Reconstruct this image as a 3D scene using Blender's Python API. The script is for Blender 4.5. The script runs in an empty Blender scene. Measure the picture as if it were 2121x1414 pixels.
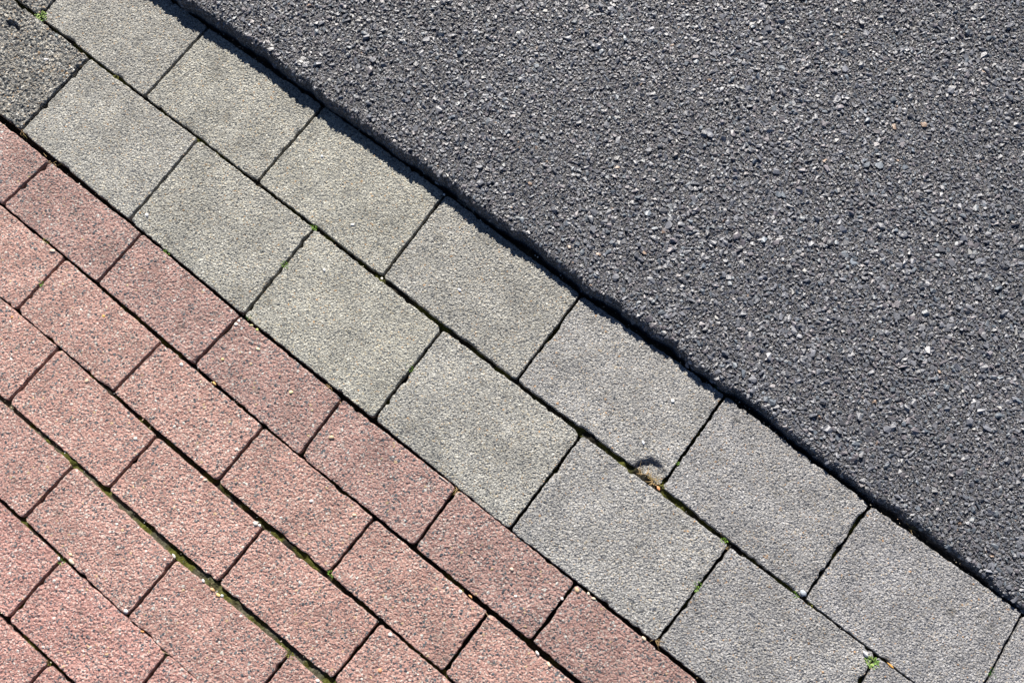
import bpy, bmesh, math, random
import numpy as np
from mathutils import Vector, Matrix

random.seed(7)
RNG = np.random.default_rng(11)
SC = bpy.context.scene
COL = SC.collection

# ---------------------------------------------------------------- measured places (mm on the paving plane)
CAM_LOC = (1.05911, -0.06312, 1.30751)
CAM_X = (0.785423, 0.618395, -0.026414)
CAM_Y = (-0.590056, 0.760953, 0.269786)
CAM_Z = (0.186934, -0.196310, 0.962558)
LENS = 33.9462
SHADOW_DIR = (0.6547, -0.7559)
ROWS = {  # joint crossings in mm, far side and near side of each course
    'G2': ([(-476.6, 158.1), (-236.6, 158.1), (3.4, 158.1), (234.4, 160.0), (469.7, 158.7), (716.1, 156.0), (962.2, 156.2), (1205.7, 158.1), (1431.4, 160.2), (1671.4, 160.2), (1911.4, 160.2)],
          [(-471.8, 9.4), (-231.8, 9.4), (8.2, 9.4), (243.8, 6.0), (478.0, 1.5), (722.4, 1.7), (964.1, -0.9), (1201.9, 3.2), (1441.9, 3.2), (1681.9, 3.2), (1921.9, 3.2)]),
    'G1': ([(-605.3, 311.5), (-365.3, 311.5), (-125.3, 311.5), (114.7, 311.5), (348.3, 318.5), (588.0, 320.1), (840.6, 316.8), (1085.4, 322.1), (1322.6, 317.1), (1549.8, 319.8), (1789.8, 319.8)],
          [(-591.6, 167.0), (-351.6, 167.0), (-111.6, 167.0), (119.8, 166.8), (353.4, 167.4), (598.1, 168.1), (845.0, 165.5), (1089.4, 169.6), (1320.1, 165.9), (1560.1, 165.9), (1800.1, 165.9)]),
    'R1': ([(-320.2, -3.7), (-120.2, -3.7), (79.8, -3.7), (273.5, -1.9), (473.9, -6.2), (669.8, -8.1), (873.9, -5.5), (1074.7, -6.1), (1274.7, -6.1), (1474.7, -6.1), (1674.7, -6.1)],
          [(-324.8, -93.4), (-124.8, -93.4), (75.2, -93.4), (275.2, -93.4), (470.9, -96.0), (674.9, -100.1), (878.0, -97.4), (1074.2, -95.2), (1274.2, -95.2), (1474.2, -95.2), (1674.2, -95.2)]),
    'R2': ([(-188.7, -99.5), (11.3, -99.5), (211.3, -99.5), (412.1, -104.0), (608.5, -105.1), (811.1, -105.4), (1007.9, -105.3), (1207.9, -105.3), (1407.9, -105.3), (1607.9, -105.3)],
          [(-188.6, -195.7), (11.4, -195.7), (211.4, -195.7), (408.1, -196.0), (610.4, -196.6), (810.7, -194.0), (1008.7, -196.0), (1208.7, -196.0), (1408.7, -196.0), (1608.7, -196.0)]),
    'R3': ([(-98.7, -200.7), (101.3, -200.7), (301.3, -200.7), (500.4, -206.4), (701.5, -207.5), (904.0, -202.6), (1104.0, -202.6), (1304.0, -202.6), (1504.0, -202.6)],
          [(-99.4, -297.2), (100.6, -297.2), (300.6, -297.2), (498.3, -296.7), (702.6, -294.8), (901.9, -291.6), (1101.9, -291.6), (1301.9, -291.6), (1501.9, -291.6)]),
    'R4': ([(37.6, -306.5), (237.6, -306.5), (437.6, -306.5), (636.9, -310.6), (836.9, -305.2), (1036.9, -305.2), (1236.9, -305.2), (1436.9, -305.2)],
          [(35.7, -397.1), (235.7, -397.1), (435.7, -397.1), (637.4, -400.9), (837.4, -400.9), (1037.4, -400.9), (1237.4, -400.9), (1437.4, -400.9)]),
    'R5': ([(115.2, -406.1), (315.2, -406.1), (515.2, -406.1), (711.4, -404.2), (911.4, -404.2), (1111.4, -404.2), (1311.4, -404.2)],
          [(114.6, -501.5), (314.6, -501.5), (514.6, -501.5), (714.6, -501.5), (914.6, -501.5), (1114.6, -501.5), (1314.6, -501.5)]),
    'R6': ([(196.6, -510.0), (396.6, -510.0), (596.6, -510.0), (796.6, -510.0), (996.6, -510.0), (1196.6, -510.0)],
          [(196.6, -610.0), (396.6, -610.0), (596.6, -610.0), (796.6, -610.0), (996.6, -610.0), (1196.6, -610.0)]),
    'R7': ([(291.6, -610.0), (491.6, -610.0), (691.6, -610.0), (891.6, -610.0), (1091.6, -610.0), (1291.6, -610.0)],
          [(291.6, -710.0), (491.6, -710.0), (691.6, -710.0), (891.6, -710.0), (1091.6, -710.0), (1291.6, -710.0)]),
}
EDGE = [(56.7, 317.6), (119.6, 322.9), (191.8, 328.6), (241.3, 329.0), (324.3, 326.8), (376.1, 326.1), (413.5, 329.4), (455.4, 328.3), (499.5, 327.0), (545.7, 330.5), (586.4, 332.5), (633.7, 330.3), (672.9, 329.5), (729.3, 332.3), (776.0, 331.9), (835.1, 329.2), (917.6, 333.3), (979.8, 335.1), (1032.3, 329.6), (1082.1, 331.4), (1121.3, 336.3), (1176.4, 331.8), (1240.4, 332.7), (1284.1, 331.4), (1314.6, 330.8), (1356.7, 334.8), (1411.1, 332.7), (1470.7, 330.0), (1519.5, 327.3), (1547.5, 326.4)]  # foot of the road edge, mm
KEEP = {'G2': [0, 1, 2, 3, 4, 5, 6, 7, 8], 'G1': [0, 1, 2, 3, 4, 5, 6, 7, 8, 9], 'R1': [0, 1, 2, 3, 4, 5, 6, 7, 8], 'R2': [0, 1, 2, 3, 4, 5, 6, 7], 'R3': [0, 1, 2, 3, 4, 5, 6], 'R4': [0, 1, 2, 3, 4, 5], 'R5': [0, 1, 2, 3, 4], 'R6': [0, 1, 2], 'R7': [0, 1]}  # courses' stones that are in or near the picture
PEBBLES = [
    (457.7, -108.9, 8, 0.8, (0.8, 0.78, 0.74), 'pebble', 'chalky white angular pebble at the edge of a red brick beside a black joint crossing'),
    (512.3, -406.0, 8, 0.6, (0.8, 0.8, 0.82), 'pebble', 'glossy white pebble wedged in the joint next to bright green moss'),
    (520.6, -392.3, 8, 0.75, (0.66, 0.52, 0.34), 'pebble', 'round cream pebble sitting above the long pale one on red brick'),
    (528.9, -397.8, 14, 0.4, (0.62, 0.55, 0.42), 'pebble', 'long cream pebble lying aslant beside a wide dark joint'),
    (319.3, -125.9, 6, 0.9, (0.72, 0.42, 0.1), 'pebble', 'bright orange pebble alone in the middle of a red brick'),
    (313.4, -114.0, 5, 0.8, (0.66, 0.5, 0.36), 'pebble', 'pale peach pebble just above the bright orange one'),
    (214.8, -208.6, 5, 0.9, (0.66, 0.38, 0.14), 'pebble', 'orange pebble near the left edge of the picture'),
    (188.5, -100.9, 12, 0.7, (0.62, 0.5, 0.4), 'pebble', 'flat peach pebble at the edge of a red brick near the left'),
    (367.9, -208.7, 10, 0.8, (0.58, 0.44, 0.32), 'pebble', 'tan round pebble sunk in the brick face left of centre'),
    (480.0, -224.9, 8, 0.8, (0.74, 0.72, 0.66), 'pebble', 'off white pebble on a red brick above a mossy joint crossing'),
    (478.8, -11.6, 6, 0.9, (0.8, 0.78, 0.74), 'pebble', 'white round pebble on the brick corner below the wide four way gap'),
    (478.9, -17.8, 8, 0.8, (0.74, 0.68, 0.62), 'pebble', 'pale pinkish pebble beside the white one below the wide gap'),
    (497.4, -5.3, 8, 0.5, (0.68, 0.6, 0.34), 'pebble', 'yellowish oval pebble on the brick edge by the grey stones'),
    (508.3, -5.0, 6, 0.8, (0.6, 0.64, 0.22), 'seed', 'small yellow green seed on the brick edge by the grey stones'),
    (528.6, -25.3, 9, 0.7, (0.72, 0.64, 0.44), 'pebble', 'cream oval pebble on the brick with coarse black grains'),
    (498.5, -67.4, 6, 0.9, (0.7, 0.54, 0.26), 'pebble', 'yellow round pebble near the left end of the coarse brick'),
    (607.0, -43.0, 8, 0.85, (0.72, 0.66, 0.36), 'pebble', 'pale yellow pebble near the right end of the coarse brick'),
    (694.0, -56.3, 11, 0.75, (0.5, 0.38, 0.26), 'pebble', 'brown tan pebble on the brick below the straw tuft'),
    (729.2, -138.5, 8, 0.8, (0.76, 0.7, 0.66), 'pebble', 'white pebble in the middle of a red brick'),
    (787.3, -116.7, 9, 0.6, (0.7, 0.56, 0.38), 'pebble', 'cream chip with grey specks near a brick corner'),
    (631.1, -398.1, 9, 0.8, (0.8, 0.78, 0.78), 'pebble', 'white pebble at the bottom corner of a brick in the mossy joint'),
    (631.9, -307.3, 10, 0.5, (0.78, 0.72, 0.62), 'pebble', 'cream oblong pebble at a joint crossing beside olive moss'),
    (625.8, -317.7, 5, 0.9, (0.78, 0.78, 0.74), 'pebble', 'tiny white pebble left of the cream oblong one'),
    (588.9, -207.5, 5, 0.9, (0.8, 0.74, 0.68), 'pebble', 'tiny white pebble beside a dark crumbled joint'),
    (595.8, -207.2, 8, 0.6, (0.68, 0.56, 0.44), 'pebble', 'tan pebble beside the tiny white one by the crumbled joint'),
    (689.6, -207.9, 11, 0.7, (0.66, 0.62, 0.56), 'pebble', 'flat grey cream chip at a brick corner'),
    (695.9, -206.2, 6, 0.8, (0.82, 0.8, 0.78), 'pebble', 'white chip touching the flat grey cream one'),
    (685.1, -306.2, 8, 0.6, (0.8, 0.74, 0.72), 'pebble', 'white oval pebble on the left rim of the earthy joint'),
    (703.3, -306.8, 10, 0.6, (0.6, 0.36, 0.2), 'pebble', 'orange brown flat stone by the widest earthy patch'),
    (713.5, -307.4, 9, 0.6, (0.74, 0.52, 0.22), 'pebble', 'yellow triangular stone below the widest earthy patch'),
    (718.0, -304.7, 6, 0.8, (0.6, 0.66, 0.66), 'pebble', 'pale blue grey pebble in the earthy joint'),
    (666.2, -403.1, 7, 0.45, (0.66, 0.28, 0.1), 'pebble', 'small rust orange flake in the joint'),
    (887.7, -305.8, 7, 0.8, (0.82, 0.8, 0.76), 'pebble', 'white pebble at the bottom edge of the picture'),
    (997.7, -41.5, 8, 0.8, (0.66, 0.52, 0.42), 'pebble', 'peach pebble on the brick under the border stones'),
    (1023.1, -65.5, 6, 0.8, (0.8, 0.76, 0.72), 'pebble', 'white pebble on the brick near the wide dark joint'),
    (962.8, -105.9, 9, 0.8, (0.76, 0.66, 0.6), 'pebble', 'pale pink pebble on the rim of a narrow joint'),
    (977.1, -102.4, 9, 0.35, (0.7, 0.36, 0.16), 'pebble', 'thin orange sliver lying along the joint'),
    (1072.6, -30.4, 6, 0.9, (0.8, 0.7, 0.64), 'pebble', 'white pebble in the short joint below the brick corner'),
    (1081.3, -9.6, 11, 0.7, (0.62, 0.44, 0.28), 'pebble', 'tan pebble on the tip of the brick under the border'),
    (1096.1, -4.1, 6, 0.8, (0.7, 0.62, 0.48), 'pebble', 'small cream pebble right of the tan one'),
    (1104.8, -5.1, 9, 0.5, (0.56, 0.46, 0.34), 'pebble', 'brown flat pebble on the brick rim by the border'),
    (1089.0, -104.0, 9, 0.6, (0.82, 0.76, 0.7), 'pebble', 'white oval pebble below the crossing of two wide joints'),
    (1109.3, -106.0, 11, 0.5, (0.7, 0.5, 0.36), 'pebble', 'orange cream pebble near the bottom edge'),
    (1186.1, -4.7, 10, 0.6, (0.6, 0.48, 0.36), 'pebble', 'brown cream stone in the joint by the border near the bottom'),
    (925.2, -204.3, 9, 0.8, (0.76, 0.7, 0.66), 'pebble', 'white pebble at the upper tip of a bottom brick'),
    (942.9, -246.5, 9, 0.8, (0.66, 0.32, 0.18), 'pebble', 'reddish pebble at the bottom edge'),
    (513.2, -100.2, 10, 0.4, (0.74, 0.44, 0.16), 'pebble', 'orange flake lying in a thin joint'),
    (-40.4, 154.8, 11, 0.75, (0.26, 0.3, 0.31), 'pebble', 'smooth slate grey pebble on the rough dark stone'),
    (-65.6, 156.2, 9, 0.7, (0.24, 0.28, 0.28), 'pebble', 'smaller slate grey pebble above the other on the rough dark stone'),
    (-1.4, 130.0, 8, 0.6, (0.78, 0.78, 0.76), 'pebble', 'white pebble on the lower rim of the rough dark stone'),
    (-48.1, 116.8, 12, 0.6, (0.76, 0.74, 0.74), 'pebble', 'white quartz lump in the middle of the rough dark stone'),
    (1087.6, 163.3, 10, 0.6, (0.74, 0.34, 0.16), 'seed_husk', 'orange seed husk beside the dry tuft on the grey stones'),
    (1451.5, 162.6, 14, 0.3, (0.72, 0.38, 0.1), 'seed_husk', 'long orange husk lying in the joint near the bottom right'),
    (1315.1, 168.9, 13, 0.75, (0.4, 0.44, 0.5), 'pebble', 'flat blue grey chip at the tip of a border stone'),
    (1419.0, 154.9, 14, 0.45, (0.74, 0.74, 0.74), 'pebble', 'flat white stone beside the bright green plant at the bottom'),
    (1032.4, 272.3, 8, 0.9, (0.84, 0.84, 0.82), 'pebble', 'white angular chip on a border stone near the road'),
    (1034.6, 200.8, 9, 0.6, (0.78, 0.8, 0.84), 'pebble', 'pale bluish chip on a border stone above the tuft'),
    (259.5, 24.8, 9, 0.8, (0.66, 0.66, 0.66), 'pebble', 'pale grey flat chip near the tip of a border stone'),
    (511.3, 199.3, 8, 0.7, (0.78, 0.78, 0.74), 'pebble', 'white chip on the border stone near the top middle'),
    (524.7, 121.7, 7, 0.7, (0.8, 0.8, 0.78), 'pebble', 'white chip below the mossy crossing on a border stone'),
    (698.9, 217.3, 10, 0.5, (0.62, 0.64, 0.68), 'pebble', 'pale flake on the border stone in the upper middle'),
    (599.2, 162.5, 5, 0.9, (0.8, 0.74, 0.66), 'pebble', 'tiny cream pebble in the joint crossing of the border'),
    (403.0, 255.0, 6, 0.8, (0.76, 0.78, 0.82), 'pebble', 'small white chip by the border stone corner under the road edge'),
    (587.4, 318.6, 5, 0.9, (0.8, 0.82, 0.84), 'pebble', 'tiny white chip on the stone corner in the road edge shadow'),
    (182.2, 346.5, 5, 0.9, (0.7, 0.74, 0.8), 'pebble', 'tiny pale chip in the shadow of the road edge at the top'),
]
MOSS = [
    (-111.6, 167.0, 17, 1.4, 'pale', 'pale green leafy weed growing at the crossing beside two rough dark stones'),
    (323.1, 0.9, 7, 0.8, 'green', 'small green sprig in the joint between red brick and border left of centre'),
    (474.1, 92.0, 11, 1.0, 'green', 'bright green moss low in the cross joint of the border, left of centre'),
    (468.3, 162.4, 9, 0.9, 'green', 'dark green moss at the joint crossing in the upper middle of the border'),
    (716.0, 85.6, 9, 1.0, 'green', 'bright green moss midway along a cross joint in the middle of the border'),
    (1072.3, 328.3, 10, 0.9, 'deep', 'deep green sprig in the shaded gap at the road edge'),
    (1086.5, 207.0, 6, 0.8, 'green', 'speck of green moss low in the cross joint right of the dry tuft'),
    (1088.5, 169.8, 8, 0.9, 'olive', 'olive moss at the foot of the dry tuft'),
    (1200.8, 93.7, 9, 1.0, 'green', 'green moss halfway along the cross joint at the lower right'),
    (1202.7, 86.7, 4, 1.0, 'pale', 'round pale green bud below the green moss at the lower right'),
    (1431.1, 151.7, 15, 1.4, 'pale', 'bright green leafy moss at the joint crossing on the bottom right'),
    (1307.8, 160.8, 8, 0.9, 'green', 'small green moss left of the flat blue grey chip'),
    (1330.0, 162.1, 6, 0.8, 'olive', 'tiny olive moss below the flat blue grey chip'),
    (812.6, -194.1, 8, 0.9, 'green', 'bright green moss at the end of a brick joint near the bottom'),
    (210.0, -146.6, 9, 0.9, 'green', 'bright green moss midway along the short brick joint at the left'),
    (168.5, -95.3, 8, 0.8, 'olive', 'olive moss in the long joint near the left edge'),
    (837.9, -304.4, 9, 1.0, 'olive', 'olive green moss at the brick crossing on the bottom'),
    (486.4, 1.6, 9, 0.7, 'deep', 'deep green moss under the edge of the border stone'),
    (1555.8, 234.6, 12, 0.9, 'deep', 'dark green moss in the cross joint at the bottom right corner'),
    (518.6, -406.7, 7, 1.0, 'green', 'vivid green moss beside the glossy white pebble'),
    (523.9, -492.7, 6, 0.7, 'olive', 'olive moss at a joint crossing on the lower left'),
    (961.2, -104.8, 6, 0.8, 'olive', 'olive moss under the pale pink pebble'),
    (1196.0, 160.9, 7, 0.9, 'green', 'green moss at the top of a cross joint on the right of the border'),
    (60.5, 161.4, 6, 0.8, 'olive', 'yellow olive moss in the long border joint near the top left'),
    (596.3, -508.0, 5, 0.7, 'olive', 'small dark moss at the bottom left crossing'),
]
TUFTS = [
    (1072.4, 168.8, 17, 46, 22, (-0.1, -1), 'straw', 'dry straw coloured grass tuft in the chipped corner of a border stone'),
    (874.8, -5.6, 12, 16, 9, (-0.3, 1), 'straw', 'dry straw tuft at the crossing of brick and border in the middle'),
    (641.7, -4.7, 10, 10, 7, (-0.1, 1), 'straw', 'little straw tuft hanging over brick beside the border'),
    (673.0, -10.8, 12, 4, 6, (0.4, 1), 'straw', 'pale straw blades in the wide gap at a brick corner'),
    (11.2, 7.6, 13, 12, 9, (0.4, 0.6), 'straw', 'straw tuft at the tip of the rough dark stone'),
    (87.3, -0.9, 13, 10, 16, (0.8, 0.6), 'straw', 'scattered straw blades between brick and border at the far left'),
    (619.9, 327.1, 22, 12, 14, (0.4, 1), 'grey', 'thin pale grass blades in the shadow of the road edge'),
    (749.6, 324.2, 16, 9, 22, (0.2, 1), 'dark', 'thin brown blades in the road edge gap in the middle'),
    (218.8, 326.3, 16, 16, 20, (0.2, 1), 'dark', 'brown rootlets in the road edge gap near the top'),
    (1377.1, 327.6, 16, 7, 14, (0.8, 0.6), 'straw', 'orange straw bits in the road edge gap on the right'),
    (416.8, 317.8, 12, 4, 4, (0.8, -0.8), 'grey', 'pair of pale blades crossing the road edge shadow'),
    (534.6, 324.2, 14, 7, 12, (0.3, 1), 'dark', 'short brown blades in the road edge gap left of the middle'),
    (1203.1, 2.6, 14, 10, 10, (0.3, 0.6), 'straw', 'straw tuft under the tip of a border stone near the bottom'),
    (1202.2, 155.4, 9, 5, 6, (-0.2, 1), 'straw', 'few straw blades at the top of a cross joint on the right'),
]
STRAWS = [
    (852.7, -5.5, 17, 2.6, (0.78, 0.62), (0.8, 0.74, 0.66), 'pale bone coloured splinter lying on the brick rim by the border'),
    (1011.9, -108.3, 15, 1.4, (0.5, 0.86), (0.66, 0.48, 0.28), 'curled straw stalk at the crossing of a long joint at the bottom'),
    (710.1, -402.9, 12, 1.2, (0.9, 0.4), (0.68, 0.52, 0.32), 'straw stalk lying across a joint near the bottom left'),
]
FLECKS = [
]
CHIP = [(1040.4, 161.9), (1045.4, 178.3), (1056.6, 192.9), (1069.4, 192.9), (1082.1, 188.7), (1091.3, 173.6), (1083.3, 164.9)]
PIT = (568.8, 449.1)
HOLE = (-132.6, 123.7)

# ---------------------------------------------------------------- camera, light, exposure
cam_data = bpy.data.cameras.new('camera')
cam = bpy.data.objects.new('camera', cam_data)
COL.objects.link(cam)
m = Matrix((CAM_X, CAM_Y, CAM_Z)).transposed().to_4x4()
m.translation = Vector(CAM_LOC)
cam.matrix_world = m
cam_data.sensor_width = 36.0
cam_data.lens = LENS
cam_data.clip_start = 0.05
cam_data.clip_end = 200.0
SC.camera = cam

SUN_ELEV = math.radians(36)
sd = Vector(SHADOW_DIR).normalized()
world = bpy.data.worlds.new('World')
SC.world = world
world.use_nodes = True
wn = world.node_tree.nodes
bg = wn['Background']
sky = wn.new('ShaderNodeTexSky')
sky.sky_type = 'NISHITA'
sky.sun_disc = False
sky.air_density = 0.5
sky.ozone_density = 2.5
sky.dust_density = 0.2
sky.sun_elevation = SUN_ELEV
sky.sun_rotation = math.atan2(-sd.x, -sd.y)
world.node_tree.links.new(sky.outputs[0], bg.inputs[0])
bg.inputs[1].default_value = 0.05

sun_data = bpy.data.lights.new('sun', 'SUN')
sun_data.energy = 5.0
sun_data.angle = math.radians(0.5)
sun_data.color = (1.0, 0.93, 0.83)
sun = bpy.data.objects.new('sun', sun_data)
COL.objects.link(sun)
ray = Vector((sd.x * math.cos(SUN_ELEV), sd.y * math.cos(SUN_ELEV), -math.sin(SUN_ELEV)))
sun.rotation_euler = ray.to_track_quat('-Z', 'Y').to_euler()
sun.location = (0.8, 0.2, 4.0)

SC.view_settings.view_transform = 'Standard'
SC.view_settings.look = 'None'
SC.view_settings.exposure = 0.9
SC.view_settings.gamma = 1.0
SC.view_settings.use_curve_mapping = False

MM = 0.001

# ---------------------------------------------------------------- helpers
_T = RNG.random((256, 256))


def vn(x, y, seed=0):
    """smooth value noise 0..1"""
    x = np.asarray(x, float) + seed * 17.31
    y = np.asarray(y, float) + seed * 7.77
    xi = np.floor(x).astype(int); yi = np.floor(y).astype(int)
    fx = x - xi; fy = y - yi
    fx = fx * fx * (3 - 2 * fx); fy = fy * fy * (3 - 2 * fy)
    a = _T[xi & 255, yi & 255]; b = _T[(xi + 1) & 255, yi & 255]
    c = _T[xi & 255, (yi + 1) & 255]; d = _T[(xi + 1) & 255, (yi + 1) & 255]
    return (a * (1 - fx) + b * fx) * (1 - fy) + (c * (1 - fx) + d * fx) * fy


def make_mesh(name, V, F, mat=None, smooth=False, tone=None):
    """V (n,3) metres, F (m,3) or (m,4) int array; tone (n,3) point colour"""
    V = np.asarray(V, np.float32); F = np.asarray(F, np.int32)
    me = bpy.data.meshes.new(name)
    n, k = F.shape
    me.vertices.add(len(V)); me.vertices.foreach_set('co', V.ravel())
    me.loops.add(n * k); me.loops.foreach_set('vertex_index', F.ravel())
    me.polygons.add(n)
    me.polygons.foreach_set('loop_start', np.arange(0, n * k, k, dtype=np.int32))
    me.update(calc_edges=True)
    me.polygons.foreach_set('use_smooth', np.full(n, smooth))
    if tone is not None:
        at = me.color_attributes.new('tone', 'FLOAT_COLOR', 'POINT')
        t4 = np.ones((len(V), 4), np.float32); t4[:, :3] = tone
        at.data.foreach_set('color', t4.ravel())
    if mat: me.materials.append(mat)
    me.validate()
    return me


def link(name, data, parent=None, kind=None, label=None, cat=None, group=None, loc=None):
    o = bpy.data.objects.new(name, data)
    COL.objects.link(o)
    if parent: o.parent = parent
    if kind: o['kind'] = kind
    if label: o['label'] = label
    if cat: o['category'] = cat
    if group: o['group'] = group
    if loc is not None: o.location = loc
    return o


def rotm(rng, tilt):
    """random yaw plus a tilt of up to about `tilt` rad"""
    a = rng.random() * 2 * math.pi
    t = rng.normal() * tilt; b = rng.random() * 2 * math.pi
    return (Matrix.Rotation(t, 3, Vector((math.cos(b), math.sin(b), 0))) @ Matrix.Rotation(a, 3, 'Z'))


class NT:
    """small helper for building node trees"""
    def __init__(self, name):
        self.m = bpy.data.materials.new(name); self.m.use_nodes = True
        self.t = self.m.node_tree; self.b = self.t.nodes['Principled BSDF']
    def n(self, kind, **kw):
        nd = self.t.nodes.new('ShaderNode' + kind)
        for k, v in kw.items(): setattr(nd, k, v)
        return nd
    def l(self, a, b): self.t.links.new(a, b)
    def ramp(self, src, stops, interp='LINEAR'):
        r = self.n('ValToRGB'); r.color_ramp.interpolation = interp
        e = r.color_ramp.elements
        while len(e) < len(stops): e.new(0.5)
        for q, (p, c) in zip(e, stops):
            q.position = p; q.color = (*c, 1) if len(c) == 3 else c
        self.l(src, r.inputs[0]); return r.outputs[0]
    def math(self, op, a, b=None, c=None):
        q = self.n('Math', operation=op)
        for i, v in enumerate((a, b, c)):
            if v is None: continue
            if isinstance(v, (int, float)): q.inputs[i].default_value = v
            else: self.l(v, q.inputs[i])
        return q.outputs[0]
    def mix(self, fac, a, b, mode='MIX'):
        q = self.n('Mix', data_type='RGBA', blend_type=mode)
        for s, v in ((q.inputs[0], fac), (q.inputs[6], a), (q.inputs[7], b)):
            if isinstance(v, (int, float)): s.default_value = v
            elif isinstance(v, tuple): s.default_value = (*v, 1)
            else: self.l(v, s)
        return q.outputs[2]
    def bump(self, h, dist, strength=1.0, prev=None):
        q = self.n('Bump'); q.inputs['Strength'].default_value = strength
        q.inputs['Distance'].default_value = dist
        self.l(h, q.inputs['Height'])
        if prev is not None: self.l(prev, q.inputs['Normal'])
        return q.outputs[0]


def concrete(name, stops, grain, relief, stops2=None, rough=0.85):
    """exposed-grain concrete: every Voronoi cell is one grain with its own colour and its own dome"""
    s = NT(name)
    co = s.n('TexCoord').outputs['Object']
    oi = s.n('ObjectInfo')
    off = s.n('VectorMath', operation='SCALE'); off.inputs[0].default_value = (13.1, 7.7, 3.3)
    s.l(oi.outputs['Random'], off.inputs['Scale'])
    ad = s.n('VectorMath', operation='ADD'); s.l(co, ad.inputs[0]); s.l(off.outputs[0], ad.inputs[1])
    # bend the grains so that the cells are not a regular net
    wz = s.n('TexNoise'); wz.inputs['Scale'].default_value = 260; wz.inputs['Detail'].default_value = 1
    s.l(ad.outputs[0], wz.inputs['Vector'])
    wv = s.n('VectorMath', operation='SCALE'); wv.inputs['Scale'].default_value = 0.0028
    s.l(wz.outputs['Color'], wv.inputs[0])
    a2 = s.n('VectorMath', operation='ADD'); s.l(ad.outputs[0], a2.inputs[0]); s.l(wv.outputs[0], a2.inputs[1])
    P = a2.outputs[0]
    v1 = s.n('TexVoronoi'); v1.inputs['Scale'].default_value = grain; s.l(P, v1.inputs['Vector'])
    v2 = s.n('TexVoronoi'); v2.inputs['Scale'].default_value = grain * 2.3; s.l(P, v2.inputs['Vector'])
    sep = s.n('SeparateColor'); s.l(v1.outputs['Color'], sep.inputs[0])
    sep2 = s.n('SeparateColor'); s.l(v2.outputs['Color'], sep2.inputs[0])
    c1 = s.ramp(sep.outputs[0], stops, 'CONSTANT')
    c2 = s.ramp(sep2.outputs[1], stops2 or stops, 'CONSTANT')
    # big grains stand in a matrix of fine ones
    big = s.math('LESS_THAN', v1.outputs['Distance'], s.math('MULTIPLY_ADD', sep.outputs[1], 0.45, 0.12))
    col = s.mix(big, c2, c1)
    patch = s.n('TexNoise'); patch.inputs['Scale'].default_value = 22; patch.inputs['Detail'].default_value = 5
    s.l(ad.outputs[0], patch.inputs['Vector'])
    pr = s.ramp(patch.outputs[0], [(0.3, (0.78, 0.78, 0.78)), (0.7, (1.14, 1.14, 1.14))])
    col = s.mix(1.0, col, pr, 'MULTIPLY')
    col = s.mix(1.0, col, oi.outputs['Color'], 'MULTIPLY')
    # dirt in the worn arris: shapes of its own
    dn = s.n('TexNoise'); dn.inputs['Scale'].default_value = 60; dn.inputs['Detail'].default_value = 6
    s.l(ad.outputs[0], dn.inputs['Vector'])
    dm = s.ramp(dn.outputs[0], [(0.60, (0, 0, 0)), (0.74, (0.45, 0.45, 0.45))])
    col = s.mix(dm, col, (0.10, 0.095, 0.085))
    s.l(col, s.b.inputs['Base Color'])
    s.b.inputs['Roughness'].default_value = rough
    s.b.inputs['Specular IOR Level'].default_value = 0.35
    h1 = s.math('SUBTRACT', 1.0, v1.outputs['Distance'])
    h1 = s.math('MULTIPLY', h1, s.math('MULTIPLY_ADD', sep.outputs[2], 0.9, 0.35))
    h2 = s.math('SUBTRACT', 1.0, v2.outputs['Distance'])
    fine = s.n('TexNoise'); fine.inputs['Scale'].default_value = grain * 1.1; fine.inputs['Detail'].default_value = 3
    s.l(P, fine.inputs['Vector'])
    H = s.math('ADD', s.math('MULTIPLY', h1, relief), s.math('MULTIPLY', h2, relief * 0.45))
    H = s.math('ADD', H, s.math('MULTIPLY', fine.outputs[0], relief * 1.4))
    s.l(s.bump(H, 1.0), s.b.inputs['Normal'])
    return s.m


G = lambda v, r=1.0, b=1.0: (v * r, v, v * b)
MAT_GREY = concrete('grey_concrete', [
    (0.00, G(.30, 1.0, .99)), (0.22, G(.38, 1.01, .97)), (0.42, G(.22, .98, 1.04)), (0.58, G(.44, 1.02, .95)),
    (0.70, G(.15, .95, 1.1)), (0.80, (.40, .36, .29)), (0.85, G(.54, 1.0, .99)), (0.91, (.08, .09, .105)), (0.985, (.42, .28, .17))],
    330, 0.0020)
MAT_ROUGH = concrete('washed_grey_concrete', [
    (0.00, G(.24, 1.0, 1.0)), (0.20, G(.34, 1.02, .96)), (0.36, G(.17, .98, 1.06)), (0.50, (.44, .41, .37)),
    (0.62, (.08, .095, .115)), (0.78, G(.62, 1.0, .99)), (0.85, (.04, .05, .065)), (0.965, (.46, .34, .23))],
    210, 0.0042)
MAT_RED = concrete('red_concrete', [
    (0.00, (.40, .225, .20)), (0.24, (.49, .29, .255)), (0.42, (.32, .185, .17)), (0.54, (.11, .12, .135)), (0.71, (.52, .38, .34)),
    (0.86, (.60, .56, .53)), (0.915, (.06, .065, .08)), (0.98, (.54, .38, .24))],
    265, 0.0020,
    stops2=[(0.00, (.42, .235, .205)), (0.40, (.52, .32, .28)), (0.62, (.34, .195, .18)), (0.76, (.14, .13, .14)), (0.90, (.58, .47, .43))])


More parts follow.
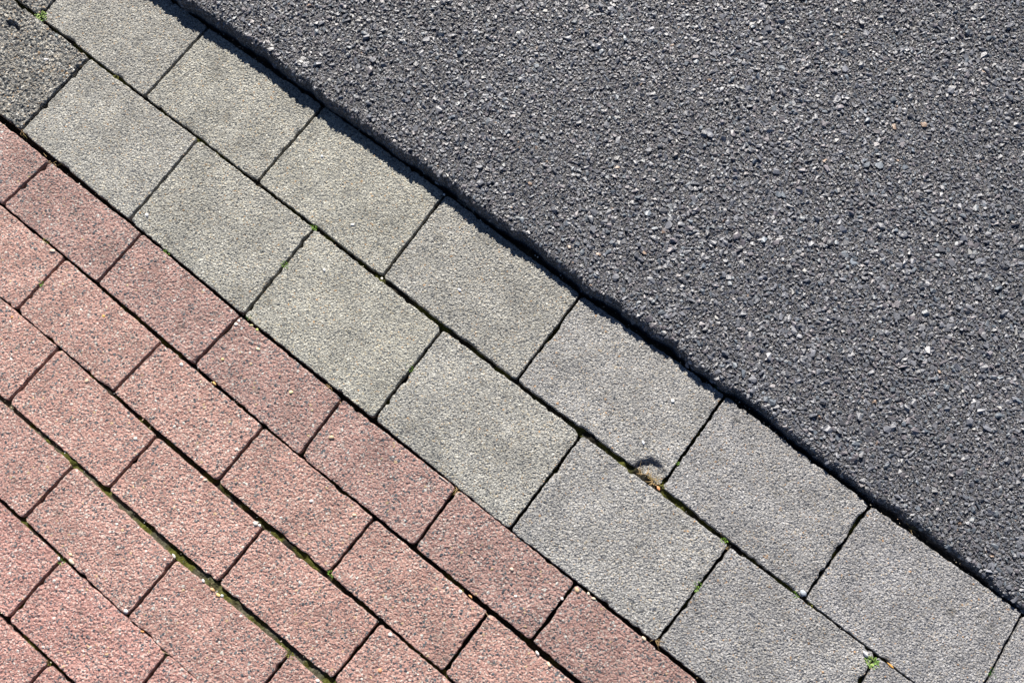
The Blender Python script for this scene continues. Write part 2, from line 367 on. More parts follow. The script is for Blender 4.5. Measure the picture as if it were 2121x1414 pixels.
def toned(name, base=None, rough=0.7, spec=0.4, noise=(900, 0.0003), var=0.25, sss=0.0):
    """colour from the point attribute 'tone' times the object colour, with fine grain"""
    s = NT(name)
    at = s.n('Attribute', attribute_name='tone')
    oi = s.n('ObjectInfo')
    col = s.mix(1.0, at.outputs['Color'], oi.outputs['Color'], 'MULTIPLY')
    geo = s.n('NewGeometry')
    nz = s.n('TexNoise'); nz.inputs['Scale'].default_value = noise[0]; nz.inputs['Detail'].default_value = 4
    s.l(geo.outputs['Position'], nz.inputs['Vector'])
    r = s.ramp(nz.outputs[0], [(0.3, (1 - var,) * 3), (0.7, (1 + var,) * 3)])
    col = s.mix(1.0, col, r, 'MULTIPLY')
    s.l(col, s.b.inputs['Base Color'])
    s.b.inputs['Roughness'].default_value = rough
    s.b.inputs['Specular IOR Level'].default_value = spec
    s.l(s.bump(nz.outputs[0], noise[1]), s.b.inputs['Normal'])
    return s.m


MAT_STONE = toned('asphalt_stone', rough=0.42, spec=0.6, noise=(700, 0.0005), var=0.22)
MAT_PEBBLE = toned('pebble_surface', rough=0.45, noise=(500, 0.0003), var=0.12)
MAT_PLANT = toned('plant_tissue', rough=0.6, spec=0.3, noise=(600, 0.0002), var=0.2)
MAT_SOIL = toned('joint_soil', rough=0.95, spec=0.1, noise=(420, 0.0016), var=0.45)


def bitumen():
    s = NT('bitumen_binder')
    geo = s.n('NewGeometry').outputs['Position']
    v = s.n('TexVoronoi'); v.inputs['Scale'].default_value = 420; s.l(geo, v.inputs['Vector'])
    nz = s.n('TexNoise'); nz.inputs['Scale'].default_value = 500; nz.inputs['Detail'].default_value = 5; s.l(geo, nz.inputs['Vector'])
    sp = s.n('SeparateColor'); s.l(v.outputs['Color'], sp.inputs[0])
    c = s.ramp(sp.outputs[0], [(0.0, (.045, .047, .054)), (0.35, (.08, .08, .09)), (0.6, (.12, .118, .13)), (0.82, (.03, .031, .036)), (0.94, (.18, .175, .175))], 'CONSTANT')
    s.l(c, s.b.inputs['Base Color'])
    s.b.inputs['Roughness'].default_value = 0.6
    h = s.math('MULTIPLY', s.math('SUBTRACT', 1.0, v.outputs['Distance']), 0.0016)
    h = s.math('ADD', h, s.math('MULTIPLY', nz.outputs[0], 0.0012))
    s.l(s.bump(h, 1.0), s.b.inputs['Normal'])
    return s.m


MAT_BITUMEN = bitumen()


def earth():
    s = NT('bedding_sand')
    geo = s.n('NewGeometry').outputs['Position']
    nz = s.n('TexNoise'); nz.inputs['Scale'].default_value = 90; nz.inputs['Detail'].default_value = 8; s.l(geo, nz.inputs['Vector'])
    c = s.ramp(nz.outputs[0], [(0.3, (.045, .040, .030)), (0.7, (.11, .095, .07))])
    s.l(c, s.b.inputs['Base Color']); s.b.inputs['Roughness'].default_value = 0.95
    s.l(s.bump(nz.outputs[0], 0.004), s.b.inputs['Normal'])
    return s.m


MAT_EARTH = earth()

# ---------------------------------------------------------------- ground and beds


def sheet(name, x0, x1, y0, y1, z, mat, nx=2, ny=2):
    xs = np.linspace(x0, x1, nx); ys = np.linspace(y0, y1, ny)
    X, Y = np.meshgrid(xs, ys, indexing='ij')
    V = np.stack([X, Y, np.full_like(X, z)], -1).reshape(-1, 3)
    I = np.arange(nx * ny).reshape(nx, ny)
    F = np.stack([I[:-1, :-1], I[1:, :-1], I[1:, 1:], I[:-1, 1:]], -1).reshape(-1, 4)
    return make_mesh(name, V, F, mat)


ground = link('ground', sheet('ground', -30, 30, -30, 30, -0.075, MAT_EARTH), kind='structure',
              label='bare dark earth under the paving')
pavement = link('pavement', sheet('pavement', -0.75, 1.9, -0.95, -0.0005, -0.022, MAT_EARTH), kind='structure',
                label='red brick paving laid in staggered rows')
border = link('border_strip', sheet('border_strip', -0.75, 2.2, 0.0005, 0.336, -0.022, MAT_EARTH), kind='structure',
              label='double row of large grey paving stones between brick and road')

# ---------------------------------------------------------------- paving stones


def in_poly(px, py, poly):
    inside = np.zeros(px.shape, bool); dist = np.full(px.shape, 1e9)
    n = len(poly)
    for i in range(n):
        x0, y0 = poly[i]; x1, y1 = poly[(i + 1) % n]
        c = ((y0 > py) != (y1 > py)) & (px < (x1 - x0) * (py - y0) / (y1 - y0 + 1e-9) + x0)
        inside ^= c
        dx, dy = x1 - x0, y1 - y0
        t = np.clip(((px - x0) * dx + (py - y0) * dy) / (dx * dx + dy * dy), 0, 1)
        dist = np.minimum(dist, np.hypot(px - x0 - t * dx, py - y0 - t * dy))
    return inside, dist


def samples(h, step):
    e = [0, .35, .8, 1.5, 3.2]
    n = max(2, int(round((2 * h - 6.4) / step)))
    mid = np.linspace(-h + 3.2, h - 3.2, n + 1)
    return np.concatenate([-h + np.array(e[:-1]), mid, (h - np.array(e[:-1]))[::-1]])


def paving_mesh(name, c4, mat, rough=1.0, nib=0.8, step=2.8, seed=0, depth=60, lift=0.0, chips=()):
    """c4: four corners in mm, far-left, far-right, near-right, near-left"""
    c4 = np.array(c4, float)
    cen = c4.mean(0)
    hx = (np.linalg.norm(c4[1] - c4[0]) + np.linalg.norm(c4[2] - c4[3])) / 4
    hy = (np.linalg.norm(c4[3] - c4[0]) + np.linalg.norm(c4[2] - c4[1])) / 4
    xs = samples(hx, step); ys = samples(hy, step)
    X, Y = np.meshgrid(xs, ys, indexing='ij')
    d = np.minimum(hx - np.abs(X), hy - np.abs(Y))
    r = 1.2
    q = np.clip(d / r, 0, 1)
    z = -r * (1 - np.sqrt(np.clip(1 - (1 - q) ** 2, 0, 1)))
    # round the plan corners
    rc = 4.5
    ax, ay = np.abs(X) - (hx - rc), np.abs(Y) - (hy - rc)
    k = (ax > 0) & (ay > 0)
    mx = np.maximum(ax, ay); nn = np.hypot(ax, ay) + 1e-9
    f = np.where(k, mx / nn, 1.0)
    X2 = np.where(k, np.sign(X) * (hx - rc + ax * f), X); Y2 = np.where(k, np.sign(Y) * (hy - rc + ay * f), Y)
    # place in the measured quadrilateral
    s = (X2 / hx + 1) / 2; t = (1 - Y2 / hy) / 2
    P = ((1 - s) * (1 - t))[..., None] * c4[0] + (s * (1 - t))[..., None] * c4[1] + (s * t)[..., None] * c4[2] + ((1 - s) * t)[..., None] * c4[3]
    wx, wy = P[..., 0], P[..., 1]
    # nibbled arrises and grainy top
    w = np.clip(1 - d / 5, 0, 1)
    e = (vn(wx / 5.5, wy / 5.5, seed) - .5) * 1.3 + (vn(wx / 2.1, wy / 2.1, seed + 3) - .5) * 0.9
    big = np.clip(vn(wx / 13, wy / 13, seed + 9) - .74, 0, 1) * 9
    inw = (e * nib * w - big * w * nib)
    dirx = np.where(hx - np.abs(X) < hy - np.abs(Y), np.sign(X), 0.0); diry = np.where(dirx == 0, np.sign(Y), 0.0)
    kk = k & (nn > 0.3)
    dirx = np.where(kk, np.sign(X) * ax / nn, dirx); diry = np.where(kk, np.sign(Y) * ay / nn, diry)
    wx = wx + dirx * inw; wy = wy + diry * inw
    z = z - big * w * 1.1 * nib
    z = z + rough * ((vn(wx / 3.1, wy / 3.1, seed + 5) - .5) * .5 + (RNG.random(z.shape) - .5) * .34) * np.clip(d / 1.5, .4, 1)
    z = z + (vn(wx / 45, wy / 45, seed + 1) - .5) * .9
    for poly, dep in chips:
        ins, dist = in_poly(wx, wy, poly)
        z = z - np.where(ins, dep * np.clip(dist / 3.5, 0, 1) * (0.75 + .5 * vn(wx / 4, wy / 4, 2)), 0)
    z += lift
    nx, ny = X.shape
    V = np.stack([wx - cen[0], wy - cen[1], z], -1).reshape(-1, 3)
    I = np.arange(nx * ny).reshape(nx, ny)
    F = np.stack([I[:-1, :-1], I[1:, :-1], I[1:, 1:], I[:-1, 1:]], -1).reshape(-1, 4)
    ring = np.concatenate([I[:, 0], I[-1, 1:], I[-2::-1, -1], I[0, -2:0:-1]])
    n0 = len(V)
    V2 = V[ring].copy(); V2[:, 2] = -depth; m_ = len(ring)
    V = np.concatenate([V, V[ring], V2]); j = np.arange(m_); jn = (j + 1) % m_
    F2 = np.stack([n0 + j, n0 + m_ + j, n0 + m_ + jn, n0 + jn], -1)
    F = np.concatenate([F, F2])
    return make_mesh(name, V * MM, F, mat, smooth=True), (cen[0] * MM, cen[1] * MM, 0)


def course(row, name, parent, mat, tones, gap, first=0, **kw):
    far, near = ROWS[row]
    for j, i in enumerate(KEEP[row]):
        a, b, c, d = np.array(far[i]), np.array(far[i + 1]), np.array(near[i + 1]), np.array(near[i])
        gf = {'G1': 1.2, 'G2': 1.8}.get(row, 1.5); gn = {'G1': 2.0, 'G2': 2.0}.get(row, 1.6)
        a = a + (0, gf); b = b + (0, gf); c = c - (0, gn); d = d - (0, gn)
        a = a + (gap, 0); d = d + (gap, 0); b = b - (gap, 0); c = c - (gap, 0)
        o_kw = dict(kw)
        mt = mat; lab = None
        if row in ('G1', 'G2') and i <= 1:
            mt = MAT_ROUGH; o_kw.update(rough=6.0, nib=1.6, lift=1.5, step=2.0); lab = 'rough dark paving stone with a coarse washed-out face'
        if row == 'G1': o_kw['chips'] = [(CHIP, 6.5)]
        if row == 'G2' and i == 1:
            hx_, hy_ = HOLE
            o_kw['chips'] = [([(hx_ + 15 * math.cos(t) * (1 + .25 * math.sin(3 * t)), hy_ + 11 * math.sin(t)) for t in np.linspace(0, 5.6, 9)], 8)]
        rc_ = random.Random(i * 17 + hash_row[row] * 101)
        ch = list(o_kw.get('chips', []))
        for q_, sx, sy in ((a, 1, -1), (b, -1, -1), (c, -1, 1), (d, 1, 1)):
            if rc_.random() < .42:
                e1, e2 = rc_.uniform(4, 11), rc_.uniform(4, 9)
                ch.append(([(q_[0] - 3 * sx, q_[1] - 3 * sy), (q_[0] + e1 * sx, q_[1] - 3 * sy), (q_[0] + e1 * .6 * sx, q_[1] + e2 * .4 * sy), (q_[0] - 3 * sx, q_[1] + e2 * sy)], rc_.uniform(1.5, 4.5)))
        for _ in range(rc_.randint(0, 3)):
            t_ = rc_.uniform(.1, .9); on = rc_.random() < .5
            e_ = (a * (1 - t_) + b * t_) if on else (d * (1 - t_) + c * t_); w_ = rc_.uniform(3, 9); sg = -1 if on else 1
            ch.append(([(e_[0] - w_, e_[1] - 3 * sg), (e_[0] + w_, e_[1] - 3 * sg), (e_[0] + w_ * .3, e_[1] + rc_.uniform(2, 5) * sg), (e_[0] - w_ * .5, e_[1] + 2.5 * sg)], rc_.uniform(1.2, 3)))
        o_kw['chips'] = ch
        me, loc = paving_mesh(name, (a, b, c, d), mt, seed=(hash_row[row] * 31 + i) % 97, **o_kw)
        o = link(name, me, parent, loc=loc)
        if lab: o['label'] = lab
        tn = tones(i)
        jit = 1 + (random.random() - .5) * .13
        o.color = (tn[0] * jit, tn[1] * jit, tn[2] * jit, 1)
        o.rotation_euler = (random.gauss(0, .0025), random.gauss(0, .002), 0)


hash_row = {n: i for i, n in enumerate(ROWS)}


def grey_tone(i):
    t = min(max((i - 2) / 6, 0), 1)   # the stones towards the lower right are tinted cooler
    mid = math.exp(-((i - 4) / 1.6) ** 2)
    return (1.0 + .06 * mid - .06 * t, 1.0 + .06 * mid - .055 * t, .97 - .02 * mid + .03 * t)


course('G1', 'paving_stone', border, MAT_GREY, grey_tone, 2.0, nib=1.3)
course('G2', 'paving_stone', border, MAT_GREY, grey_tone, 2.0, nib=1.3)
for n_, tn_ in (('R1', (.79, .86, .88)), ('R2', (.96, 1.01, 1.0)), ('R3', (1.0, 1.04, 1.03)), ('R4', (.99, 1.03, 1.03)), ('R5', (.98, .96, .97)),
                ('R6', (.98, .96, .97)), ('R7', (1, 1, 1))):
    course(n_, 'brick', pavement, MAT_RED, (lambda i, t=tn_: t), 2.1, nib=1.0)

# ---------------------------------------------------------------- what lies in the joints


def strip(p, q, width, zlo, zhi, seed, cols, V, F, T):
    """ridge of soil between p and q (mm) as a noisy ribbon"""
    p = np.array(p, float); q = np.array(q, float); L = np.linalg.norm(q - p)
    if L < 4: return
    n = max(2, int(L / 2.2)); t = np.linspace(0, 1, n + 1); dr = (q - p) / L; nr = np.array([-dr[1], dr[0]])
    ws = np.linspace(-1, 1, 6)
    base = sum(len(v) for v in V)
    A = p + t[:, None, None] * (q - p) + ws[None, :, None] * nr * width / 2
    A = A.reshape(n + 1, 6, 2)
    lo = vn(A[..., 0] / 38, A[..., 1] / 38, seed); lo2 = vn(A[..., 0] / 9, A[..., 1] / 9, seed + 2)
    fill = np.clip((lo * .7 + lo2 * .6 - .46) * 1.6, 0, 1)
    z = zlo + (zhi - zlo) * fill + (RNG.random(fill.shape) - .5) * 1.5
    g = np.clip((vn(A[..., 0] / 16, A[..., 1] / 16, seed + 7) - .42) * 4, 0, 1)[..., None]
    c = np.array(cols[0]) * (1 - g) + np.array(cols[1]) * g
    c = c * (0.7 + .6 * RNG.random(fill.shape)[..., None])
    V.append(np.stack([A[..., 0], A[..., 1], z], -1).reshape(-1, 3)); T.append(c.reshape(-1, 3))
    I = base + np.arange((n + 1) * 6).reshape(n + 1, 6)
    F.append(np.stack([I[:-1, :-1], I[1:, :-1], I[1:, 1:], I[:-1, 1:]], -1).reshape(-1, 4))


DARK = (.024, .022, .017); MOSSY = (.070, .075, .018); GREYGREEN = (.085, .082, .058)


def joint_fill(name, parent, long_, cross, label):
    V, F, T = [], [], []
    for (pts, w, zlo, zhi, cols, sd_) in long_:
        for a, b in zip(pts[:-1], pts[1:]): strip(a, b, w, zlo, zhi, sd_, cols, V, F, T)
    for (a, b, w, zlo, zhi, cols, sd_) in cross: strip(a, b, w, zlo, zhi, sd_, cols, V, F, T)
    me = make_mesh(name, np.concatenate(V) * MM, np.concatenate(F), MAT_SOIL, smooth=True, tone=np.concatenate(T))
    link(name, me, parent, kind='stuff', label=label)


def midline(r1, r2, side=1):
    a = ROWS[r1][1]; b = ROWS[r2][0]
    ya = np.mean([p[1] for p in a]); out = []
    lo = max(a[0][0], b[0][0]); hi = min(a[-1][0], b[-1][0])
    xs = np.arange(lo, hi, 60)
    fa = np.interp(xs, [p[0] for p in a], [p[1] for p in a]); fb = np.interp(xs, [p[0] for p in b], [p[1] for p in b])
    return [(x, (u + v) / 2) for x, u, v in zip(xs, fa, fb)]


def crosses(row, w, zlo, zhi, cols, sd_):
    far, near = ROWS[row]
    return [(far[i], near[i], w, zlo, zhi, cols, sd_) for i in range(len(far))]


joint_fill('joint_soil', border,
           [(midline('G1', 'G2'), 11, -11, -3.4, (DARK, MOSSY), 3)],
           crosses('G1', 7, -17, -8, (DARK, MOSSY), 5) + crosses('G2', 7, -17, -8, (DARK, MOSSY), 6),
           'dark soil and olive moss film in the joints of the grey stones')
joint_fill('joint_soil', pavement,
           [(midline('G2', 'R1'), 12, -16, -8, (DARK, DARK), 3),
            (midline('R1', 'R2'), 9, -14, -5.5, (DARK, MOSSY), 4),
            (midline('R2', 'R3'), 11, -10, -2.6, (DARK, MOSSY), 5),
            (midline('R3', 'R4'), 13, -7, -1.6, (GREYGREEN, MOSSY), 6),
            (midline('R4', 'R5'), 12, -9, -2.4, (DARK, MOSSY), 7),
            (midline('R5', 'R6'), 11, -10, -3, (DARK, MOSSY), 8),
            (midline('R6', 'R7'), 11, -10, -3, (DARK, MOSSY), 9)],
           sum([crosses(r, 7, -17, -8, (DARK, MOSSY), 10 + k) for k, r in enumerate(('R1', 'R2', 'R3', 'R4', 'R5', 'R6', 'R7'))], []),
           'dark soil and olive moss film in the joints of the red bricks')

# ---------------------------------------------------------------- the road
EX = np.array([p[0] for p in EDGE]); EY = np.array([p[1] - 4.0 for p in EDGE])
EX = np.concatenate([[-700], EX, [2300]]); EY = np.concatenate([[EY[0]], EY, [EY[-1]]])
HX = np.array([-700, 100, 400, 700, 950, 1200, 1400, 1600, 2300]); HH = np.array([28, 28, 26, 23, 19, 12, 9, 7, 7.])


def foot(x):
    return np.interp(x, EX, EY) + (vn(x / 23, x * 0, 4) - .5) * 5 + (vn(x / 7, x * 0, 5) - .5) * 3


def road_z(x, y):
    """height of the road surface (mm) at x, y; it rolls over at its foot"""
    d = y - foot(x)
    h = np.interp(x, HX, HH)
    lo = -14.0
    q = np.clip(d / np.interp(h, [7, 28], [6, 7]), 0, 1)
    z = lo + (h - lo) * np.sqrt(np.clip(1 - (1 - q) ** 2, 0, 1)) ** .9
    z = z - 6.0 * np.clip(1 - np.hypot((x - PIT[0]) / 13, (y - PIT[1]) / 9) ** 2, 0, 1)
    return z + (vn(x / 60, y / 60, 6) - .5) * 1.6 + (vn(x / 15, y / 15, 8) - .5) * 1.2


us = np.arange(-700, 2300, 5.0)
ds = np.concatenate([[0, .8, 1.8, 3.2, 5, 7.5, 10.5, 14, 18, 22, 27], np.arange(33, 1100, 9), [1200, 1500, 2200, 4000, 9000, 20000]])
U, D = np.meshgrid(us, ds, indexing='ij')
Yr = foot(U) + D
Zr = road_z(U, Yr) - 1.3
Zr[:, 0] = -20
Vr = np.stack([U, Yr, Zr], -1).reshape(-1, 3)
I = np.arange(U.size).reshape(U.shape)
Fr = np.stack([I[:-1, :-1], I[1:, :-1], I[1:, 1:], I[:-1, 1:]], -1).reshape(-1, 4)
road = link('road', make_mesh('road', Vr * MM, Fr, MAT_BITUMEN, smooth=True), kind='structure',
            label='dark grey asphalt road of packed angular chippings')

# prototypes: angular chippings as convex hulls
PROTO = []
for k in range(42):
    bm = bmesh.new()
    asp = .55 + .4 * RNG.random(); th = .35 + .3 * RNG.random()
    for i in range(9 + k % 4 if k < 28 else 6):
        v = RNG.normal(size=3); v /= np.linalg.norm(v)
        v = np.sign(v) * np.abs(v) ** .75
        bm.verts.new((v[0] * .5, v[1] * .5 * asp, v[2] * .5 * th))
    r_ = bmesh.ops.convex_hull(bm, input=bm.verts)
    bmesh.ops.delete(bm, geom=[g for g in bm.verts if not g.link_faces], context='VERTS')
    bmesh.ops.triangulate(bm, faces=bm.faces)
    bm.verts.index_update()
    PROTO.append((np.array([v.co[:] for v in bm.verts]), np.array([[v.index for v in f.verts] for f in bm.faces])))
    bm.free()


def rot_batch(n, tilt, rng, nx=None, ny=None):
    yaw = rng.random(n) * 2 * np.pi
    ta = np.clip(rng.normal(size=n), -2, 2) * tilt; tb = rng.random(n) * 2 * np.pi
    c, s = np.cos(yaw), np.sin(yaw); O = np.zeros(n); One = np.ones(n)
    Rz = np.stack([c, -s, O, s, c, O, O, O, One], -1).reshape(n, 3, 3)
    ax, ay = np.cos(tb), np.sin(tb); ct, st = np.cos(ta), np.sin(ta)
    K = np.stack([O, O, ay, O, O, -ax, -ay, ax, O], -1).reshape(n, 3, 3)
    Rt = np.eye(3) + st[:, None, None] * K + (1 - ct)[:, None, None] * (K @ K)
    return Rt @ Rz


rs = np.random.default_rng(5)
cell = 4.9
gx, gy = np.meshgrid(np.arange(-420, 1960, cell), np.arange(290, 1260, cell), indexing='ij')
px = (gx + (rs.random(gx.shape) - .5) * cell * 1.2).ravel(); py = (gy + (rs.random(gy.shape) - .5) * cell * 1.2).ravel()
gx2, gy2 = np.meshgrid(np.arange(-420, 1960, 3.1), np.arange(290, 1260, 3.1), indexing='ij')
n_big = len(px)
px = np.concatenate([px, (gx2 + (rs.random(gx2.shape) - .5) * 3.6).ravel()]); py = np.concatenate([py, (gy2 + (rs.random(gy2.shape) - .5) * 3.6).ravel()])
small = np.arange(len(px)) >= n_big
# the part of the road the picture and a step beside it can see
fr = np.array([(-185.3, 147.5), (1090.2, 1113.8), (1593.5, 248.2)])
d1 = fr[1] - fr[0]; n1 = np.array([d1[1], -d1[0]]) / np.linalg.norm(d1)
d2 = fr[2] - fr[1]; n2 = np.array([d2[1], -d2[0]]) / np.linalg.norm(d2)
ok = ((px - fr[0, 0]) * n1[0] + (py - fr[0, 1]) * n1[1] > -110) & ((px - fr[1, 0]) * n2[0] + (py - fr[1, 1]) * n2[1] > -110)
ok &= (py - foot(px)) > 0.3
px, py, small = px[ok], py[ok], small[ok]
N = len(px)
size = np.clip(np.exp(rs.normal(np.log(5.7), .34, N)), 2.6, 12.5)
big_spots = vn(px / 120, py / 120, 21)
size *= .92 + .16 * big_spots
size = np.where(small, np.clip(np.exp(rs.normal(np.log(3.0), .25, N)), 1.8, 4.5), size)
zz = road_z(px, py) - size * .03 + (rs.random(N) - .5) * np.where(small, 1.2, 1.5) - np.where(small, .6, .45)
R_ = rot_batch(N, .34, rs)
# chippings on the rolled edge lean with it
dd = py - foot(px)
lean = np.clip(1 - dd / 8, 0, 1) * 1.15
cl, sl = np.cos(lean), np.sin(lean); O = np.zeros(N); One = np.ones(N)
Rl = np.stack([One, O, O, O, cl, -sl, O, sl, cl], -1).reshape(N, 3, 3)
R_ = Rl @ R_
tv = np.clip(rs.normal(1, .19, N), .5, 1.7)
hue = rs.random(N)
tone = np.stack([.134 * tv, .141 * tv, .164 * tv], -1)
tone *= (.9 + .22 * vn(px / 210, py / 210, 33))[:, None]
tone[hue < .14] *= (1.10, .98, .95)
tone[(hue > .14) & (hue < .26)] *= (.90, 1.0, 1.03)
tone[hue > .9975] = (.30, .22, .17)
tone[(hue > .990) & (hue < .9975)] = (.26, .26, .26)
pid = np.where(small, rs.integers(28, 42, N), rs.integers(0, 28, N))
# the 300 largest are stones of their own, all others one packed layer
vis = ((px - fr[0, 0]) * n1[0] + (py - fr[0, 1]) * n1[1] > 10) & ((px - fr[1, 0]) * n2[0] + (py - fr[1, 1]) * n2[1] > 10) & (dd > 20)
order = np.argsort(-(size * vis)); top = order[:300]; rest_mask = np.ones(N, bool); rest_mask[top] = False
Vs, Fs, Ts = [], [], []; base = 0
for k, (pv, pf) in enumerate(PROTO):
    idx = np.where(rest_mask & (pid == k))[0]
    if not len(idx): continue
    W = np.einsum('nij,vj->nvi', R_[idx], pv) * size[idx, None, None]
    W = W + np.stack([px[idx], py[idx], zz[idx]], -1)[:, None, :]
    nv = len(pv)
    Vs.append(W.reshape(-1, 3)); Ts.append(np.repeat(tone[idx], nv, 0))
    Fs.append((pf[None] + (base + np.arange(len(idx)) * nv)[:, None, None]).reshape(-1, 3))
    base += nv * len(idx)
link('chippings', make_mesh('chippings', np.concatenate(Vs) * MM, np.concatenate(Fs), MAT_STONE, tone=np.concatenate(Ts)),
     road, kind='stuff', label='packed layer of small grey angular chippings')
pm = [make_mesh('stone', pv * MM, pf, MAT_STONE, tone=np.ones((len(pv), 3))) for pv, pf in PROTO[:28]]
for i in top:
    o = link('stone', pm[pid[i]], road)
    mw = Matrix([list(r) for r in R_[i]]).to_4x4() @ Matrix.Scale(float(size[i]) * 1.06, 4)
    mw.translation = Vector((px[i] * MM, py[i] * MM, (zz[i] + .5) * MM))
    o.matrix_local = mw
    t_ = tone[i] * 1.12
    o.color = (float(t_[0]), float(t_[1]), float(t_[2]), 1)

# ---------------------------------------------------------------- small things lying about


def top_z(x, y):
    """0 on the paving, the road's height on the road"""
    return float(road_z(np.array(x), np.array(y))) if y > float(foot(np.array(x))) else 0.0


def pebble_mesh(name, L, asp, th, col, seed, kind):
    bm = bmesh.new()
    bmesh.ops.create_icosphere(bm, subdivisions=2, radius=.5)
    r = np.random.default_rng(seed)
    cut = [r.normal(size=3) for _ in range(5)]
    for v in bm.verts:
        c = np.array(v.co)
        for n_ in cut:
            n_ = n_ / np.linalg.norm(n_); q = c @ n_
            lim = .36 if kind == 'pebble' else .46
            if q > lim: c = c - n_ * (q - lim) * .8
        if kind == 'seed_husk':
            c[1] *= (1 - abs(c[0]) * 1.1); c[2] *= .8 if c[1] ** 2 > .004 else .45
        c = c * (1 + .06 * r.normal())
        v.co = Vector((c[0] * L, c[1] * L * asp, c[2] * L * th)) * MM
    bm.verts.index_update()
    V = np.array([v.co[:] for v in bm.verts]); F = np.array([[v.index for v in f.verts] for f in bm.faces]); bm.free()
    return make_mesh(name, V, F, MAT_PEBBLE, smooth=True, tone=np.tile(np.array(col), (len(V), 1)) * (.9 + .2 * r.random((len(V), 1))))


GROUPS = {'pebble': 'loose pebbles and chips on the paving', 'seed': None, 'seed_husk': 'seed husks in the joints'}
# pebbles drawn aslant lie along the joint direction (x) unless turned
for k, (x, y, L, asp, col, nm, lab) in enumerate(PEBBLES):
    L = L * .80
    o = link(nm, pebble_mesh(nm, L, asp, .55 if nm != 'seed_husk' else .35, col, 100 + k, nm), label=lab,
             cat={'pebble': 'pebble', 'seed': 'seed', 'seed_husk': 'seed husk'}[nm], group=GROUPS[nm])
    o.location = (x * MM, y * MM, (top_z(x, y) + L * .02) * MM)
    turn = random.uniform(-.6, .6)
    if 'long cream' in lab or 'long orange' in lab or 'sliver' in lab: turn = -.1
    o.rotation_euler = (random.gauss(0, .1), random.gauss(0, .1), turn)


def leaf(V, F, T, p, dirv, L, W, col, curl, rng):
    """one small leaf: 8 vertices, cupped"""
    d = Vector(dirv).normalized(); s = d.cross(Vector((0, 0, 1)))
    if s.length < .1: s = Vector((1, 0, 0))
    s.normalize(); n = s.cross(d)
    prof = ((0, .15), (.35, .9), (.7, 1.0), (1.0, .25)); b = len(V)
    for t, w in prof:
        c = Vector(p) + d * (L * t) + n * (curl * L * t * t)
        for sg in (-1, 1):
            V.append(tuple(c + s * (sg * W * w / 2) + n * (.18 * W * w))); T.append([q * (.75 + .5 * t) for q in col])
        # midrib lower than the rims
        V.append(tuple(c)); T.append([q * (.7 + .4 * t) for q in col])
    for i in range(3):
        a = b + i * 3; e = a + 3
        F.append((a, a + 2, e + 2, e)); F.append((a + 2, a + 1, e + 1, e + 2))


TONES = {'green': ((.10, .22, .03), (.20, .34, .05)), 'pale': ((.16, .30, .07), (.34, .44, .14)), 'deep': ((.03, .10, .02), (.07, .16, .03)),
         'olive': ((.10, .11, .02), (.22, .22, .04))}
mm_ = lambda v: [q * MM for q in v]
for k, (x, y, rad, dens, tone_, lab) in enumerate(MOSS):
    r = np.random.default_rng(300 + k)
    V, F, T = [], [], []
    ca, cb = (np.array(c) for c in TONES[tone_])
    n = int(34 * dens * (rad / 8) ** 1.4)
    leafy = 'leafy' in lab
    for i in range(n):
        a = r.random() * 2 * math.pi; q = rad * .62 * math.sqrt(r.random())
        px_, py_ = math.cos(a) * q * (1.25 if not leafy else 1.1), math.sin(a) * q * .75
        c = ca + (cb - ca) * r.random()
        L = r.uniform(1.3, 2.6) * (1.7 if leafy else 1)
        leaf(V, F, T, (px_, py_, r.uniform(-3, 1.0)), (math.cos(a) + r.normal() * .5, math.sin(a) + r.normal() * .5, .5 + r.random() * .9),
             L, L * .62, c, -.25, r)
    V = [[q * MM * .85 for q in v] for v in V]
    me = make_mesh('moss_clump', np.array(V), np.array(F), MAT_PLANT, smooth=True, tone=np.array(T))
    z0 = top_z(x, y) if tone_ != 'deep' or y < 300 else -3
    link('moss_clump', me, label=lab, cat='moss', group='clumps of moss and weeds in the joints', loc=(x * MM, y * MM, (z0 - .6) * MM))


def blade(V, F, T, p, d, L, W, col, bend, rng):
    """thin dry blade: a tapered three-sided tube that bends over"""
    d = Vector(d).normalized(); side = d.cross(Vector((0, 0, 1))); side = side.normalized() if side.length > .05 else Vector((1, 0, 0))
    b = len(V); c = Vector(p); n = 6
    for i in range(n):
        t = i / (n - 1); w = W * (1 - t * .85)
        u = d.cross(side).normalized()
        for a in (0, 2.09, 4.19):
            V.append(tuple(c + side * (math.cos(a) * w / 2) + u * (math.sin(a) * w / 2))); T.append([q * (.75 + .35 * t) for q in col])
        d = (d + Vector((bend[0], bend[1], bend[2])) * .28).normalized()
        c = c + d * (L / (n - 1))
    for i in range(n - 1):
        for a in range(3):
            q0 = b + i * 3 + a; q1 = b + i * 3 + (a + 1) % 3
            F.append((q0, q1, q1 + 3, q0 + 3))


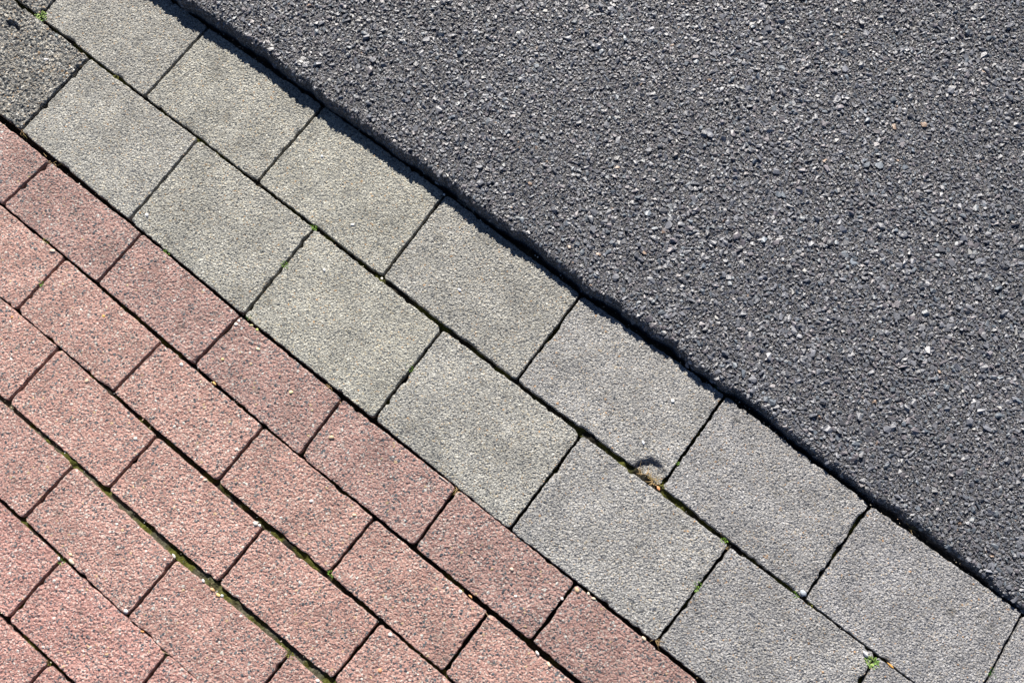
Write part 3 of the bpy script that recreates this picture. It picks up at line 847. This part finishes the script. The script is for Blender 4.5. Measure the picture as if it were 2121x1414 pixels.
# image directions turned into ground directions
IX = Vector(CAM_X).normalized(); IY = -Vector(CAM_Y).normalized()
BC = {'straw': (.60, .43, .22), 'dark': (.16, .10, .05), 'grey': (.46, .42, .36)}
for k, (x, y, L, n, sp, ln, cn, lab) in enumerate(TUFTS):
    r = np.random.default_rng(500 + k)
    V, F, T = [], [], []
    lean3 = IX * ln[0] + IY * ln[1]; lean3.z = 0; lean3.normalize()
    for i in range(n):
        c = np.array(BC[cn]) * r.uniform(.6, 1.25)
        if cn == 'straw' and r.random() < .15: c = np.array((.30, .26, .08))
        along = r.normal() * sp * .42
        p = (along, r.normal() * 2.0, -2.0)
        rv = Vector((r.normal(), r.normal(), 0)) * .75
        up = r.uniform(.3, 1.1)
        blade(V, F, T, p, lean3 * .55 + rv + Vector((0, 0, up)), L * r.uniform(.35, .9), r.uniform(.6, 1.1), c,
              (lean3.x * .6 + r.normal() * .6, lean3.y * .6 + r.normal() * .6, -.55), r)
    me = make_mesh('grass_tuft', np.array(V) * MM, np.array(F), MAT_PLANT, smooth=True, tone=np.array(T))
    link('grass_tuft', me, label=lab, cat='dry grass', group='tufts of dry grass in the joints', loc=(x * MM, y * MM, 0))

for k, (x, y, L, W, dr, col, lab) in enumerate(STRAWS):
    V, F, T = [], [], []
    d = IX * dr[0] + IY * dr[1]; d.z = 0; d.normalize()
    s_ = -d * (L / 2)
    blade(V, F, T, (s_.x, s_.y, 1.0), d, L, W, col, (-d.y * .25 * (k % 2), d.x * .25 * (k % 2), .0), None)
    me = make_mesh('straw', np.array(V) * MM, np.array(F), MAT_PLANT, smooth=True, tone=np.array(T))
    link('straw', me, label=lab, cat='straw', loc=(x * MM, y * MM, .4 * MM))

# crumbs of sand and grit, most of them beside the joints
NG = 2600
rg = np.random.default_rng(77)
GX, GY = [], []
lines = [('G1', 'G2', .5), ('G2', 'R1', .7), ('R1', 'R2', .9), ('R2', 'R3', 1.2), ('R3', 'R4', 1.5), ('R4', 'R5', 1.3), ('R5', 'R6', 1.2)]
for a, b, wt in lines:
    L_ = np.array(midline(a, b)); n = int(190 * wt)
    x = rg.uniform(L_[0, 0], min(L_[-1, 0], 1650), n)
    keep = vn(x / 40, x * 0, hash_row[b] + 50) > .42
    x = x[keep]; y = np.interp(x, L_[:, 0], L_[:, 1]) - 2.6 - rg.exponential(3.5, len(x)) + (rg.random(len(x)) < .25) * rg.uniform(4, 10, len(x))
    GX.append(x); GY.append(y)
GX.append(rg.uniform(-150, 1600, 260)); GY.append(foot(GX[-1]) - 4 - rg.exponential(7, 260))
GX.append(rg.uniform(-200, 1600, 650)); GY.append(rg.uniform(-560, 318, 650))
gx_ = np.concatenate(GX); gy_ = np.concatenate(GY); n = len(gx_)
gs = np.clip(np.exp(rg.normal(np.log(1.7), .35, n)), .9, 3.6)
pal = np.array([(.62, .54, .42), (.70, .68, .64), (.50, .36, .24), (.30, .30, .30), (.16, .16, .17), (.66, .46, .34)])
gt = pal[rg.choice(6, n, p=[.26, .2, .16, .16, .12, .10])]
RR = rot_batch(n, .5, rg)
Vs, Fs, Ts = [], [], []; base = 0
gp = rg.integers(28, 42, n)
for k in range(28, 42):
    idx = np.where(gp == k)[0]; pv, pf = PROTO[k]
    W = np.einsum('nij,vj->nvi', RR[idx], pv) * gs[idx, None, None] + np.stack([gx_[idx], gy_[idx], gs[idx] * .12], -1)[:, None, :]
    nv = len(pv); Vs.append(W.reshape(-1, 3)); Ts.append(np.repeat(gt[idx], nv, 0))
    Fs.append((pf[None] + (base + np.arange(len(idx)) * nv)[:, None, None]).reshape(-1, 3)); base += nv * len(idx)
link('grit', make_mesh('grit', np.concatenate(Vs) * MM, np.concatenate(Fs), MAT_PEBBLE, tone=np.concatenate(Ts)), kind='stuff',
     label='fine sand and grit scattered on the paving along the joints')
